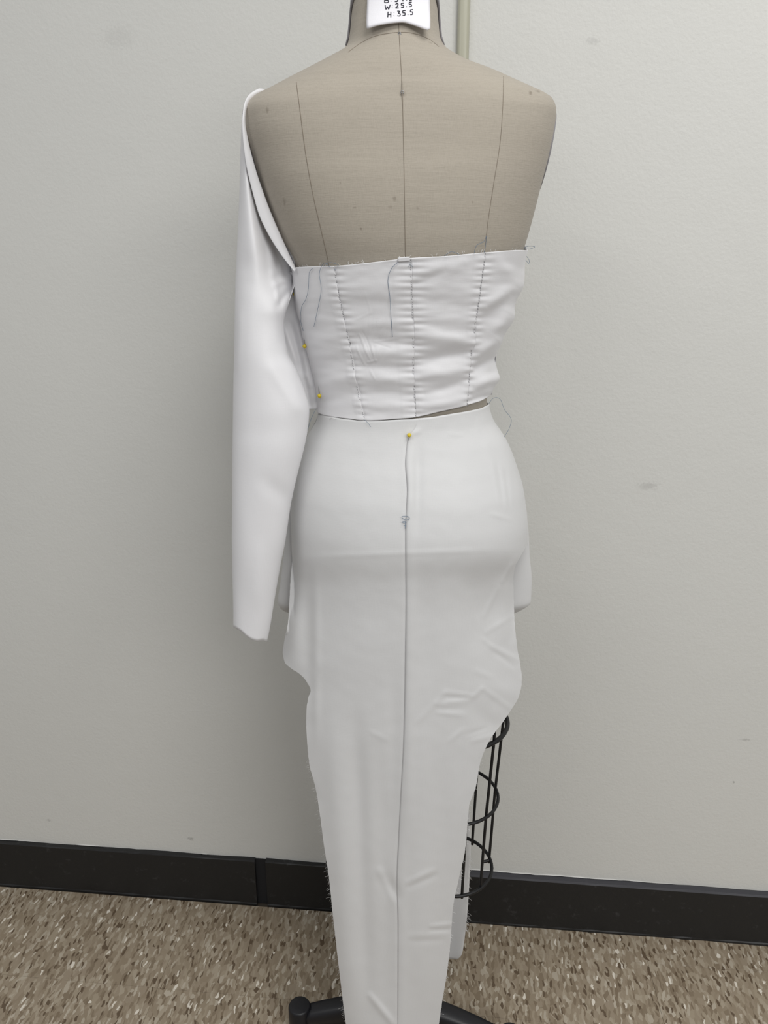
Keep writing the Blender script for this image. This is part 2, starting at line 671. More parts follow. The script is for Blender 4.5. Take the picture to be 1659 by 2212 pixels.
# grey neck cover: front half of the neck and its top, standing a little proud of the linen
vs, fs = [], []
N0 = table([(-at(862, y, YM).z, a) for y, a in ((-75, 40), (-15, 52), (5, 66), (22, 78), (38, 85.5), (60, 87.5), (110, 88.5))])
zs = [sec_z for sec_z in [at(862, y, YM).z for y in (-74, -40, -15, -5, 5, 14, 22, 30, 38, 50, 60, 80, 98)]]
na = 25
for z in zs:
    for i in range(na):
        vs.append(tpos(math.pi + math.radians((180 - N0(-z)[0]) * (2 * i / (na - 1) - 1)), z, 0.0016))
nz = len(zs)
fs = [(j * na + i, j * na + i + 1, (j + 1) * na + i + 1, (j + 1) * na + i) for j in range(nz - 1) for i in range(na - 1)]
mesh('neck_front', vs, flip(fs), M_GREY, form, thick=0.002, label='grey front of the neck')
zt = Z_TOP
cxn, an_, bkn, frn, _e = sec(zt)
prof = [(1.03, -0.004), (1.05, 0.002), (1.0, 0.010), (0.7, 0.014), (0.2, 0.016)]
vs, fs = lathe([(r * 0.052, h) for r, h in prof], (cxn, YM, zt), 32)
for v in vs:
    v.x = cxn + (v.x - cxn) * an_ / 0.052
mesh('neck_cap', vs, fs, M_GREY, form, label='grey neck cap')
for sgn, pts in ((-1, [(763, 36), (759, 60), (757, 85), (753, 110)]), (1, [(945, 52), (947, 75), (949, 97)])):
    path = [at(x, y, YM - 0.004) + Vector((sgn * 0.0006, 0, 0)) for x, y in pts]
    mesh('neck_edge', *tube(spline(path), 0.0007), M_DARK, form, label='black edging')

# arm plates: grey ovals closing the arm holes
for sgn in (-1, 1):
    vs, fs = [], []
    z0, z1 = at(860, 232, YM).z, at(860, 425, YM).z
    N = 20
    rings = []
    for j in range(N + 1):
        z = z0 + (z1 - z0) * j / N
        w = 0.036 * max(0.0, math.sin(math.pi * (j + 0.02) / (N + 0.04))) ** 0.6
        cx, a, bk, fr, ex = sec(z)
        for i in range(9):
            s = -1 + i / 4
            edge = (1 - abs(s)) * 0.0015
            yy = YM + s * w
            bb_ = bk if yy < YM else fr
            xx = a * (max(0, 1 - (abs(yy - YM) / bb_) ** ex)) ** (1 / ex)
            vs.append(Vector((cx + sgn * (xx + 0.0012 * min(1, w / 0.02) - 0.001 + edge), yy, z)))
    fs = [(j * 9 + i, j * 9 + i + 1, (j + 1) * 9 + i + 1, (j + 1) * 9 + i) for j in range(N) for i in range(8)]
    mesh('arm_plate', vs, fs if sgn > 0 else flip(fs), M_GREY, form, thick=0.0018, label='grey arm plate')


def on_torso(pts, off, n=10):
    return [hit(p.x, p.y, off) for p in spline([Vector((x, y, 0)) for x, y in pts], n)]


SE = 0.0004
mesh('back_seam', *tube(on_torso([(861, 5), (862, 70), (866, 140), (869, 199), (872, 330), (874, 450), (876, 575), (878, 640)], 0.0), SE, 5), M_SEAM, form)
mesh('princess_seam', *tube(on_torso([(640, 178), (647, 230), (660, 330), (676, 420), (692, 490), (714, 585)], 0.0), SE, 5), M_SEAM, form)
mesh('princess_seam', *tube(on_torso([(1088, 165), (1086, 230), (1080, 310), (1066, 400), (1054, 480), (1046, 555)], 0.0), SE, 5), M_SEAM, form)
mesh('neck_seam', *tube(on_torso([(752, 113), (780, 93), (815, 77), (862, 70), (895, 73), (925, 84), (948, 101)], 0.0), SE * 1.1, 5), M_SEAM, form)
for x, y in ((863, 73), (869, 199)):
    c = hit(x, y) + Vector((0, -0.0004, 0))
    ring = [c + Vector((0.0014 * math.cos(a * math.pi / 6), 0, 0.0014 * math.sin(a * math.pi / 6))) for a in range(12)]
    mesh('eyelet', *tube(ring, 0.0005, 5, closed=True), M_CHROME, form)

# wire skirt cage: oval rings on straight wires
CX = at(886, 1715, YM).x
RINGS = [(at(886, 1553, YM).z, 0.148, 0.080, 0.0036), (at(886, 1715, YM).z, 0.140, 0.072, 0.0026), (at(886, 1866, YM).z, 0.136, 0.069, 0.0028)]
TOPR = (Z_BOT + 0.004, 0.150, 0.086, 0.003)


def oval(a, r, ang):
    """stadium: half width a, end radius r, ang 0 = right end, 90 = far side"""
    c, s = math.cos(ang), math.sin(ang)
    return Vector((math.copysign(a - r, c) + r * c if abs(c) > 1e-6 else 0, r * s, 0))


for z, a, r, wr in RINGS:
    pts = []
    for sgn in (1, -1):
        for k in range(25):
            an = -math.pi / 2 + math.pi * k / 24
            if sgn < 0:
                an += math.pi
            pts.append(Vector((CX + sgn * (a - r) + r * math.cos(an), YM + r * math.sin(an), z)))
    mesh('cage_ring', *tube(pts, wr, 8, closed=True), M_BLACK, form)
for deg in (50, 8, -48, -78, 130, 172, 228, 258):
    an = math.radians(deg)
    pts = []
    for z, a, r, wr in [TOPR] + RINGS:
        sgn = 1 if math.cos(an) > 0 else -1
        out = r - 0.002
        pts.append(Vector((CX + sgn * (a - r) + out * math.cos(an), YM + out * math.sin(an), z)))
    pts.append(pts[-1] + Vector((0, 0, -0.006)))
    w = mesh('cage_wire', *tube(pts, 0.0023, 8), M_BLACK, form)
    if deg == 8:
        e0 = pts[-2] + Vector((0, 0, 0.0))
        mesh('wire_hook', *tube(spline([e0 + Vector((0.001, 0, 0)), e0 + Vector((-.004, -.002, -.001)), e0 + Vector((-.011, -.004, -.001))], 5), 0.0026, 8), M_BLACK, w)
vs, fs = lathe([(0.016, 0.05), (0.016, Z_BOT)], (AX, YM, 0), 20)
mesh('stand_pole', vs, fs, M_CHROME, form)
vs, fs = lathe([(0.052, 0.055), (0.058, 0.07), (0.05, 0.096), (0.03, 0.108), (0.024, 0.16), (0.018, 0.165)], (AX, YM - 0.01, 0), 28)
mesh('base_hub', vs, fs, M_IRON, form)
BC = Vector((AX, YM - 0.012, 0))
for deg in (178, 268, 350, 88):
    d = Vector((math.cos(math.radians(deg)), math.sin(math.radians(deg)), 0))
    n_ = Vector((-d.y, d.x, 0))
    vs, fs = [], []
    K = 14
    for i in range(K + 1):
        u = i / K
        rr = 0.03 + 0.145 * u
        top = 0.102 - 0.032 * u ** 1.6 - (0.014 * u if deg == 350 else 0)
        bot = 0.052 - 0.012 * u
        w = 0.019 - 0.004 * u
        c = BC + d * rr
        for s, z in ((-1, bot), (-1, top - 0.007), (-0.6, top), (0.6, top), (1, top - 0.007), (1, bot)):
            vs.append(c + n_ * (w * s) + Vector((0, 0, z)))
    for i in range(K):
        for q in range(6):
            fs.append((i * 6 + q, i * 6 + (q + 1) % 6, (i + 1) * 6 + (q + 1) % 6, (i + 1) * 6 + q))
    fs.append((5, 4, 3, 2, 1, 0))
    fs.append(tuple(K * 6 + q for q in range(6)))
    leg = mesh('base_leg', vs, flip(fs), M_IRON, form)
    c = BC + d * 0.186
    zk = 0.078 if deg != 350 else 0.064
    mesh('leg_knob', *lathe([(0.010, 0.028), (0.018, 0.032), (0.0195, 0.04), (0.0195, zk - 0.004), (0.018, zk - 0.0008), (0.0165, zk), (0.004, zk + 0.0004)], c, 28), M_IRON, leg)
    mesh('caster', *lathe([(0.012, -0.007), (0.0148, -0.004), (0.0148, 0.004), (0.012, 0.007)], c + Vector((0, 0, 0.0148)), 20, n_), M_BLACK, leg)

# ------------------------------------------------------------------ cloth displacement written as folds in image rows/columns
def fold_sum(px, py, folds):
    """folds: (x0,y0,x1,y1,width,amp mm [,round]) soft ridges; returns metres towards the viewer"""
    s = 0.0
    for x0, y0, x1, y1, w, amp in folds:
        dx, dy = x1 - x0, y1 - y0
        L2 = dx * dx + dy * dy
        t_ = ((px - x0) * dx + (py - y0) * dy) / L2
        tc = max(0, min(1, t_))
        ex, ey = px - (x0 + dx * tc), py - (y0 + dy * tc)
        d2 = (ex * ex + ey * ey) / (w * w)
        if d2 < 9:
            fade = math.sin(math.pi * min(1, max(0, 0.12 + 0.76 * tc))) ** 0.5 if L2 < 22500 else smooth(tc / 0.3) * smooth((1 - tc) / 0.3)
            s += amp * 0.001 * fade * math.exp(-d2)
    return s


def nz(x, y, s=0.0):
    return noise.noise((x, y, s))


# ------------------------------------------------------------------ bodice
bod = empty('bodice', (AX, YM - 0.1, sec(1.1)[0] * 0 + 1.0), 'white satin one-shoulder bodice with long empty sleeve, pinned on the form', 'top')
OFF = 0.004
seam_px = [
    [(636, 576), (641, 640), (655, 720), (678, 800), (689, 850), (690, 892)],
    [(722, 577), (733, 640), (750, 720), (765, 800), (776, 860), (787, 908)],
    [(887, 560), (890, 640), (892, 720), (893, 800), (896, 860), (898, 901)],
    [(1049, 546), (1039, 620), (1027, 700), (1017, 770), (1013, 830), (1009, 880)],
]
top_px = [(637, 577), (680, 575), (725, 574), (790, 568), (858, 560), (887, 557), (960, 553), (1049, 545), (1124, 540)]
bot_px = [(692, 893), (740, 903), (790, 908), (840, 906), (898, 901), (950, 889), (1009, 875), (1035, 868), (1056, 858)]


def edge_tab(pts):
    rws = []
    for x, y in pts:
        p = hit(x, y, OFF)
        rws.append((ang_of(p), p.z))
    rws.sort()
    a0, z0 = rws[0]
    a1, z1 = rws[-1]
    rws = [(-math.pi * 1.5, z0 + 0.0), (a0 - 0.4, z0)] + rws + [(a1 + 0.4, z1), (math.pi * 1.5, z1)]
    out = [rws[0]]
    for r in rws[1:]:
        if r[0] > out[-1][0] + 1e-4:
            out.append(r)
    return table(out)


f_top, f_bot = edge_tab(top_px), edge_tab(bot_px)
seam_ang = []
for s_ in seam_px:
    pts = [hit(x, y, OFF) for x, y in s_]
    seam_ang.append(table([(i / (len(pts) - 1), ang_of(p)) for i, p in enumerate(pts)]))
seam_ang[0] = table([(0, -1.50), (1, -1.50)])
seam_ang.append(table([(0, 1.50), (1, 1.50)]))

B_FOLDS = [
    # right centre panel: soft drag folds towards the waist
    (900, 722, 1018, 742, 16, 2.0), (905, 782, 1010, 758, 15, -2.2), (905, 812, 1012, 800, 13, 1.8), (920, 850, 1008, 826, 12, -1.5), (910, 880, 1000, 862, 10, 1.2),
    (895, 640, 1010, 660, 22, -1.0), (900, 590, 1000, 570, 12, 0.9), (900, 610, 960, 585, 10, -0.8),
    # right side panel
    (1022, 770, 1068, 735, 12, 2.2), (1020, 800, 1066, 775, 10, -2.0), (1018, 835, 1066, 815, 12, 2.4), (1015, 865, 1062, 855, 8, -1.5), (1045, 690, 1100, 640, 14, -1.5),
    (1050, 660, 1112, 620, 14, 1.8), (1062, 720, 1096, 680, 12, 1.8), (1068, 560, 1112, 600, 14, 0.9),
    # left centre panel
    (745, 700, 885, 700, 12, 0.9), (752, 725, 888, 742, 12, -1.3), (760, 760, 890, 765, 12, 1.3), (765, 790, 890, 795, 10, -1.4), (770, 815, 892, 822, 11, 1.4), (775, 845, 892, 852, 12, -1.2),
    (780, 872, 893, 880, 12, 1.1), (735, 620, 880, 615, 18, 0.7), (740, 655, 885, 660, 14, -0.8),
    # crumples there
    (790, 632, 800, 672, 3, 0.12), (776, 722, 800, 775, 2.4, 0.4), (783, 715, 808, 770, 2.4, -0.25), (812, 780, 802, 745, 2.4, 0.3),
    (795, 782, 812, 778, 2.4, 0.45), (812, 778, 818, 752, 2.4, 0.35), (771, 748, 788, 788, 2.4, 0.3), (808, 738, 858, 731, 2.4, 0.2), (808, 741, 842, 752, 2.4, -0.2), (800, 800, 811, 818, 2.4, 0.25), (770, 690, 800, 676, 3, 0.15),
    # left side panel
    (680, 742, 762, 712, 16, 1.0), (690, 790, 768, 770, 14, -1.0), (695, 830, 772, 812, 14, 1.1), (700, 865, 775, 850, 12, -0.9),
]


def bodice_panel(k):
    A0, A1 = seam_ang[k], seam_ang[k + 1]

    def fn(u, v):
        a0, a1 = A0(v)[0], A1(v)[0]
        if k == 0:
            uu = math.sin(u * math.pi / 2) if False else u
        ang = a0 + (a1 - a0) * u
        z = f_top(ang)[0] * (1 - v) + f_bot(ang)[0] * v
        p = tpos(ang, z, OFF)
        px, py = proj(p)
        d = 1.7 * fold_sum(px, py, B_FOLDS)
        # puckers along each seam, seam dips in
        for si, (uu, wgt) in enumerate(((u, k > 0), (1 - u, k < 3))):
            if not wgt:
                continue
            dist = uu * abs(a1 - a0) * 0.15 / 0.0008      # rough pixels from the seam
            e = math.exp(-(dist / 16) ** 2)
            ph = py * 2 * math.pi / 15.0 + 1.7 * nz(py / 40, k, si)
            d += e * 0.0006 * math.sin(ph) * (0.55 + 0.9 * abs(nz(py / 55, k * 3.1, si)))
            d -= 0.0006 * math.exp(-(dist / 4.0) ** 2)
            if si == 1:
                d += 0.0004 * (1 - smooth((dist - 17) / 6))   # seam allowance lying under the cloth
        d += 0.0009 * nz(px / 95 + k * 7, py / 26) * (0.5 + 0.5 * smooth((py - 600) / 200)) + 0.00045 * nz(px / 34, py / 16, 4 + k)
        cr = math.exp(-((px - 805) / 36) ** 2 - ((py - 735) / 70) ** 2)
        d += cr * 0.0011 * (abs(nz(px / 13 + py / 60, py / 34, 9)) - 0.25)
        # slack at the very side, where the cloth stands off the waist
        side = smooth((abs(ang) - 1.1) / 0.4)
        d += side * side_slack(ang, py)
        n_ = Vector((math.sin(ang), -math.cos(ang), 0))
        return p + n_ * d
    return fn


def side_slack(ang, py):
    return ((0.0045 * math.exp(-((py - 610) / 38) ** 2) + 0.0055 * math.exp(-((py - 812) / 26) ** 2) + 0.003 * math.exp(-((py - 690) / 22) ** 2) + 0.001) if ang > 0 else 0.002 + 0.002 * nz(py / 34, 8.0))


for k in range(4):
    vs, fs = grid(bodice_panel(k), 80 if k in (1, 2) else 56, 170)
    mesh('back_panel', vs, fs, M_SATIN, bod, thick=0.0009, offset=-1)
# front panels wrap round the far side; the left one runs up over the shoulder
for sgn in (1, -1):
    def fn(u, v, sgn=sgn):
        ang = sgn * (1.50 + (math.pi - 1.50) * u)
        zt_ = f_top(sgn * 1.5)[0] + 0.05 * math.sin(u * math.pi / 2)
        zb_ = f_bot(sgn * 1.5)[0] * (1 - u) + 0.5 * (f_bot(1.5)[0] + f_bot(-1.5)[0]) * u
        z = zt_ * (1 - v) + zb_ * v
        p = tpos(ang, z, OFF)
        d = side_slack(ang, proj(p)[1]) * smooth(1 - u * 2) + 0.0012 * nz(ang * 6, z * 30, 3) * smooth(u * 4)
        return p + Vector((math.sin(ang), -math.cos(ang), 0)) * d
    vs, fs = grid(fn, 30, 60)
    mesh('front_panel', vs, fs if sgn > 0 else flip(fs), M_SATIN, bod, thick=0.0009, offset=-1)


def tab(u, v):
    return hit(859 + 26 * u, 566 - 9.5 * v - 2.2 * u, OFF + 0.0022)


mesh('seam_allowance', *grid(tab, 8, 5), M_SATIN, bod, thick=0.0008)


def surf_bod(px, py, lift=0.0012):
    return hit(px, py, OFF + lift)


def stitches(pts, lift, step=5.2, length=3.4, r=0.00027):
    path = spline([Vector((x, y, 0)) for x, y in pts], 30)
    dist, parts, acc = 0.0, [], []
    last = path[0]
    nextd = 0
    samples = []
    for p in path:
        dist += (p - last).length
        last = p
        samples.append((dist, p))
    tot = dist
    d = 0.0
    while d < tot - length:
        def pt(q):
            for i in range(len(samples) - 1):
                if samples[i + 1][0] >= q:
                    a, b = samples[i], samples[i + 1]
                    w = (q - a[0]) / max(1e-6, b[0] - a[0])
                    return a[1] * (1 - w) + b[1] * w
            return samples[-1][1]
        a, b = pt(d), pt(d + length)
        jx = random.uniform(-0.8, 0.8)
        parts.append(tube([hit(a.x - 0.6 + jx, a.y, lift), hit(b.x + 0.6 + jx, b.y, lift)], r, 4))
        d += step * random.uniform(0.9, 1.25)
    return merge(parts)


M_STITCH = new_mat('grey_stitch', (0.26, 0.26, 0.275), 0.8)
for s_ in seam_px[1:]:
    mesh('seam_stitching', *stitches(s_, OFF + 0.0011), M_STITCH, bod, kind='stuff')


def thread(pts, parent, lift=OFF + 0.0026, r=0.00026, mat=M_THREAD, Y=None):
    path = spline([Vector((x, y, 0)) for x, y in pts], 8)
    p3 = [hit(p.x, p.y, lift) if Y is None else at(p.x, p.y, Y) for p in path]
    return mesh('loose_thread', *tube(p3, r, 5), mat, parent)


thread([(712, 577), (700, 568), (690, 590), (694, 625), (688, 660), (678, 706)], bod)
thread([(675, 580), (668, 590), (666, 625), (660, 648), (652, 662), (649, 690), (655, 715)], bod)
thread([(700, 574), (712, 567), (728, 571), (730, 577)], bod)
thread([(860, 566), (846, 580), (838, 605), (842, 640), (845, 690), (848, 728)], bod)
thread([(883, 577), (886, 570), (891, 577)], bod)
thread([(960, 553), (975, 544), (992, 550)], bod)
thread([(1024, 548), (1030, 530), (1045, 522), (1051, 510), (1048, 535), (1046, 546)], bod)
thread([(1126, 540), (1140, 532), (1155, 533), (1144, 538), (1128, 538), (1135, 550), (1143, 562), (1142, 569), (1135, 560), (1127, 544)], bod, Y=YM - 0.02)
thread([(1056, 872), (1066, 860), (1080, 862), (1090, 885), (1104, 905), (1100, 925), (1089, 944)], bod, Y=YM - 0.03)
thread([(785, 905), (793, 912), (801, 922)], bod, lift=OFF + 0.004)
thread([(722, 582), (726, 582)], bod)
thread([(682, 884), (672, 905), (664, 930), (657, 955)], bod, Y=YM - 0.045)
# raw edge fibres on top edge
parts = []
for i in range(48):
    x = random.uniform(640, 1120)
    y = None
    for a, b in zip(top_px, top_px[1:]):
        if a[0] <= x <= b[0]:
            y = a[1] + (b[1] - a[1]) * (x - a[0]) / (b[0] - a[0])
    L = random.uniform(3, 9)
    an = random.uniform(-2.6, -0.5)
    p = hit(x, y + 1, OFF)
    q = hit(x + L * math.cos(an), y + L * math.sin(an), OFF + 0.001)
    parts.append(tube([p, q], 0.00018, 3))
mesh('frayed_edge', *merge(parts), M_FRAY, bod, kind='stuff')

# ------------------------------------------------------------------ sleeve: an empty flattened tube hanging off the left shoulder
SLV = table([  # row, left edge, right edge, centre depth, half thickness, ridge position
    (196, 556, 574, 1.010, .004), (203, 543, 566, 1.008, .006), (214, 534, 549, 1.006, .010), (228, 528, 536, 1.004, .014), (260, 524, 533, 1.002, .018), (320, 521, 543, 1.000, .022), (400, 519, 566, .998, .026),
    (480, 516, 597, .995, .030), (540, 513, 624, .993, .032), (575, 511.5, 637, .992, .032), (605, 510, 637, .990, .032), (640, 509, 627, .988, .033), (700, 508, 612, .985, .035), (760, 507, 620, .982, .037), (800, 506, 640, .980, .038),
    (850, 505, 659, .977, .038), (885, 504.5, 667, .975, .038), (930, 504, 663, .973, .037), (970, 503.5, 655, .970, .036), (1030, 503, 640, .967, .034), (1090, 502.5, 627, .964, .032), (1170, 502, 615, .960, .029),
    (1220, 503, 605, .958, .027), (1300, 504.5, 591, .955, .023), (1350, 505, 583, .953, .021), (1384, 505, 576, .952, .020)])
S_FOLDS = [
    (548, 350, 590, 620, 14, -4.0), (528, 330, 548, 620, 12, 1.5), (642, 590, 594, 614, 5, 5.0), (602, 596, 594, 560, 5, -4.0), (634, 612, 600, 660, 6, -6.0), (595, 615, 602, 660, 4, 3.5), (618, 572, 585, 510, 6, -3.5),
    (628, 566, 588, 590, 4, 3.5), (632, 575, 600, 540, 4, 2.5), (603, 650, 610, 740, 9, -3.0), (580, 520, 590, 620, 6, 2.2), (560, 640, 640, 900, 30, -2.0), (590, 800, 640, 880, 14, 2.0), (555, 420, 585, 520, 7, -2.0),
    (520, 650, 512, 830, 8, 1.5), (575, 1040, 620, 1080, 20, -2.0), (560, 1150, 555, 1330, 14, 1.0), (640, 820, 664, 880, 8, -2.0)]


def slv(side):
    def fn(u, v):
        py = 196 + (1384 - 196) * (v ** 1.15)
        xl, xr, yc, th = SLV(py)
        phi = (u - 0.5) * math.pi
        s = math.sin(phi)
        px = (xl + xr) / 2 + (xr - xl) / 2 * s
        bulge = th * math.cos(phi) ** 0.9
        skew = 0.045 * smooth((680 - py) / 120) * smooth((py - 240) / 120) * max(0.0, s + 0.35) ** 1.3
        if side < 0:
            Y = yc - bulge + skew - fold_sum(px, py, S_FOLDS) * min(1.0, 3.0 * math.cos(phi)) ** 0.5 - 0.0012 * nz(px / 50, py / 130) * math.cos(phi)
        else:
            Y = yc + bulge * (0.8 + 1.4 * smooth((680 - py) / 200)) + 0.2 * skew
        # wavy hem, lower in its middle and right
        hem = smooth((py - 1250) / 134)
        yy = py + hem * (-29 * (1 - smooth((px - 503) / 50)) + 2.5 * nz(px / 9, 1.3) * hem)
        return at(px, yy, Y)
    return fn


NU, NV = 44, 210
v1, f1 = grid(slv(-1), NU, NV)
v2, f2 = grid(slv(1), NU, NV)
sl = mesh('sleeve', *merge([(v1, f1), (v2, flip(f2))]), M_SATIN, bod, thick=0.0008, offset=-1, label='long empty set-in sleeve')
# turned-in armhole edge: a bright strip lying between sleeve and form
inner = [(572, 194), (548, 208), (533, 228), (528, 262), (536, 310), (550, 362), (566, 410), (584, 458), (604, 505), (624, 550), (638, 582)]
outer = [(560, 193), (541, 203), (528, 222), (523.5, 262), (526, 310), (533, 362), (547, 420), (562, 470), (584, 514), (610, 554), (636, 587)]
ip, op = spline([Vector((x, y, 0)) for x, y in inner], 8), spline([Vector((x, y, 0)) for x, y in outer], 8)
depth = table([(0, 1.0), (.15, .982), (.3, .968), (.45, .970), (.6, .974), (.8, .975), (1, .974)])


def strip(u, v):
    i = v * (len(ip) - 1)
    i0 = min(int(i), len(ip) - 2)
    w = i - i0
    a = ip[i0] * (1 - w) + ip[i0 + 1] * w
    b = op[i0] * (1 - w) + op[i0 + 1] * w
    q = b * (1 - u) + a * u
    Y = depth(v)[0] - 0.0012 * math.sin(math.pi * u) + 0.004 * u
    return at(q.x, q.y, Y)


mesh('armhole_hem', *grid(strip, 10, 90), M_SATIN, sl, thick=0.0012, offset=-1)
# slack underarm cloth between sleeve and side seam
gl = table([(588, 600), (640, 592), (720, 600), (800, 622), (850, 645), (884, 664)])
gr = table([(588, 640), (640, 643), (720, 659), (800, 682), (850, 691), (884, 688)])
G_F = [(640, 600, 634, 660, 8, 3), (628, 700, 655, 800, 9, -5), (640, 700, 668, 830, 6, 3.5), (620, 720, 640, 780, 6, 3), (660, 820, 670, 880, 6, -3)]


def gus(u, v):
    py = 588 + (884 - 588) * v
    a, b = gl(py)[0], gr(py)[0]
    px = a + (b - a) * u
    return at(px, py, YM - 0.012 - fold_sum(px, py, G_F))


mesh('underarm_fold', *grid(gus, 24, 70), M_SATIN, bod, thick=0.0008)

# ------------------------------------------------------------------ skirt
skirt = empty('skirt', (AX, YM, 0), 'white skirt with raw edges hanging in a long tapered tail below the bodice', 'skirt')
SK = table([  # row, left edge, right edge, nearest depth, depth at the edges
    (860, 690, 1054, .948, 1.026), (880, 690, 1056, .948, 1.026), (900, 686, 1062, .947, 1.026), (950, 660, 1093, .938, 1.026), (1000, 642, 1113, .928, 1.026), (1060, 632, 1130, .917, 1.026), (1130, 630, 1138, .912, 1.022), (1170, 631, 1139, .912, 1.016),
    (1200, 631, 1124, .914, 1.010), (1225, 630, 1111, .916, 1.005), (1250, 628, 1108, .918, 1.0), (1330, 624, 1110, .921, .988), (1380, 616, 1114, .9215, .981), (1410, 612, 1118, .9215, .978), (1430, 616, 1122, .9215, .975), (1445, 632, 1124, .9215, .973),
    (1455, 648, 1126, .9215, .972), (1475, 665, 1126, .9215, .970), (1492, 672, 1123, .9215, .968), (1506, 667, 1119, .9215, .966), (1530, 663, 1105, .9215, .963), (1560, 662, 1085, .9215, .960), (1600, 664, 1056, .921, .956), (1650, 669, 1036, .921, .952),
    (1700, 682, 1027, .921, .949), (1740, 689, 1013, .921, .947), (1830, 701, 1005, .921, .944), (1900, 712, 990, .921, .942), (1960, 718, 978, .921, .941), (2040, 727, 972, .921, .940), (2100, 734, 965, .921, .939), (2160, 741, 955, .921, .939), (2250, 753, 942, .921, .939)])
SM = table([(880, 874, 186), (950, 876, 216), (1060, 881, 250), (1170, 885, 254), (1250, 873, 246), (1400, 871, 246), (1500, 874, 236), (1600, 872, 218), (1700, 868, 195), (1850, 855, 160), (2000, 849, 130), (2250, 847, 98)])
seam_x = table([(880, 899), (905, 896), (925, 884), (950, 879), (1000, 876), (1060, 880), (1100, 878), (1140, 876), (1300, 877), (1400, 876), (1600, 872), (1700, 867), (1800, 862), (1900, 858), (2000, 860), (2250, 859)])
sk_top = table([(660, 890), (692, 895), (740, 904), (795, 909), (850, 907), (897, 904), (930, 901), (980, 893), (1010, 888), (1040, 881), (1060, 872), (1080, 871)])
K_COMMON = [
    (636, 1203, 1108, 1186, 5, 0.7),
    # left panel hang folds
    (684, 1190, 684, 1640, 9, 1.6), (662, 1180, 668, 1520, 15, -2.2), (640, 1200, 636, 1460, 16, 2.2),
    (765, 1480, 800, 2260, 20, -5.5), (825, 1560, 835, 2300, 26, -4.5), (712, 1480, 762, 2300, 24, 3.5), (835, 1900, 856, 1935, 14, -3.5), (820, 1880, 850, 1945, 8, 2.0), (800, 2150, 850, 2212, 7, 2.5),
    (846, 1380, 858, 1950, 14, -1.6), (825, 1270, 815, 1350, 26, -1.2), (800, 1580, 835, 1597, 5, .6),
    # right panel
    (885, 960, 884, 1120, 9, 1.6), (905, 940, 900, 1180, 10, -1.5), (888, 1200, 884, 1900, 12, 1.8), (918, 1220, 925, 1500, 22, -1.4), (900, 1400, 918, 2250, 28, 3.0), (955, 1600, 960, 2250, 20, -1.6),
    (1085, 1255, 1112, 1205, 5, 1.6), (1075, 1270, 1045, 1330, 5, .9), (1050, 1365, 1108, 1330, 5, .8), (1060, 1395, 1118, 1425, 5, 1.3), (1068, 1410, 1110, 1440, 5, -.9),
    (940, 1520, 962, 1494, 4, 1.0), (962, 1494, 1020, 1502, 4, .8), (945, 1520, 1012, 1512, 3.5, .9), (948, 1532, 1004, 1530, 3.5, -.8), (950, 1505, 1015, 1508, 3, -.7), (944, 1538, 1002, 1545, 3.5, .8), (1018, 1508, 1042, 1486, 4, 1.1),
    (1042, 1486, 1105, 1532, 5, 1.1), (900, 1560, 942, 1518, 5, .6), (970, 1600, 1000, 1575, 5, .7), (1020, 1600, 1060, 1590, 5, .9), (1010, 1585, 1050, 1572, 4, -.7), (1030, 1450, 1060, 1462, 6, .7), (1040, 1380, 1062, 1395, 4, .6),
    (1020, 1530, 1075, 1575, 18, -1.6), (1050, 1480, 1120, 1500, 22, 2.0), (1085, 1230, 1085, 1400, 16, 2.0), (1105, 1260, 1106, 1380, 8, -1.4), (1020, 1220, 1030, 1420, 26, -1.8),
    (880, 1905, 935, 1880, 6, 1.3), (885, 1915, 940, 1890, 6, -1.0), (930, 2000, 976, 1996, 4, 1.6), (930, 2008, 974, 2006, 4, -1.4), (885, 2020, 965, 2018, 6, .7), (890, 2032, 955, 2030, 6, -.7),
    # hip drag wrinkles at the right
    (1062, 1000, 1078, 1090, 3.5, .8), (1072, 1000, 1086, 1080, 3.5, -.7), (1082, 1010, 1094, 1100, 3.5, .8), (1098, 1000, 1106, 1085, 3.5, .7), (1090, 1020, 1100, 1090, 3, -.6), (1060, 1110, 1100, 1122, 4, .9), (1050, 960, 1070, 1040, 10, .8),
    (1030, 905, 1034, 930, 3, .7), (1040, 895, 1044, 915, 3, .7), (970, 938, 1000, 940, 2.5, .5), (1046, 880, 1052, 900, 3, .6), (884, 935, 905, 933, 6, 1.0), (740, 945, 870, 950, 30, .6),
]


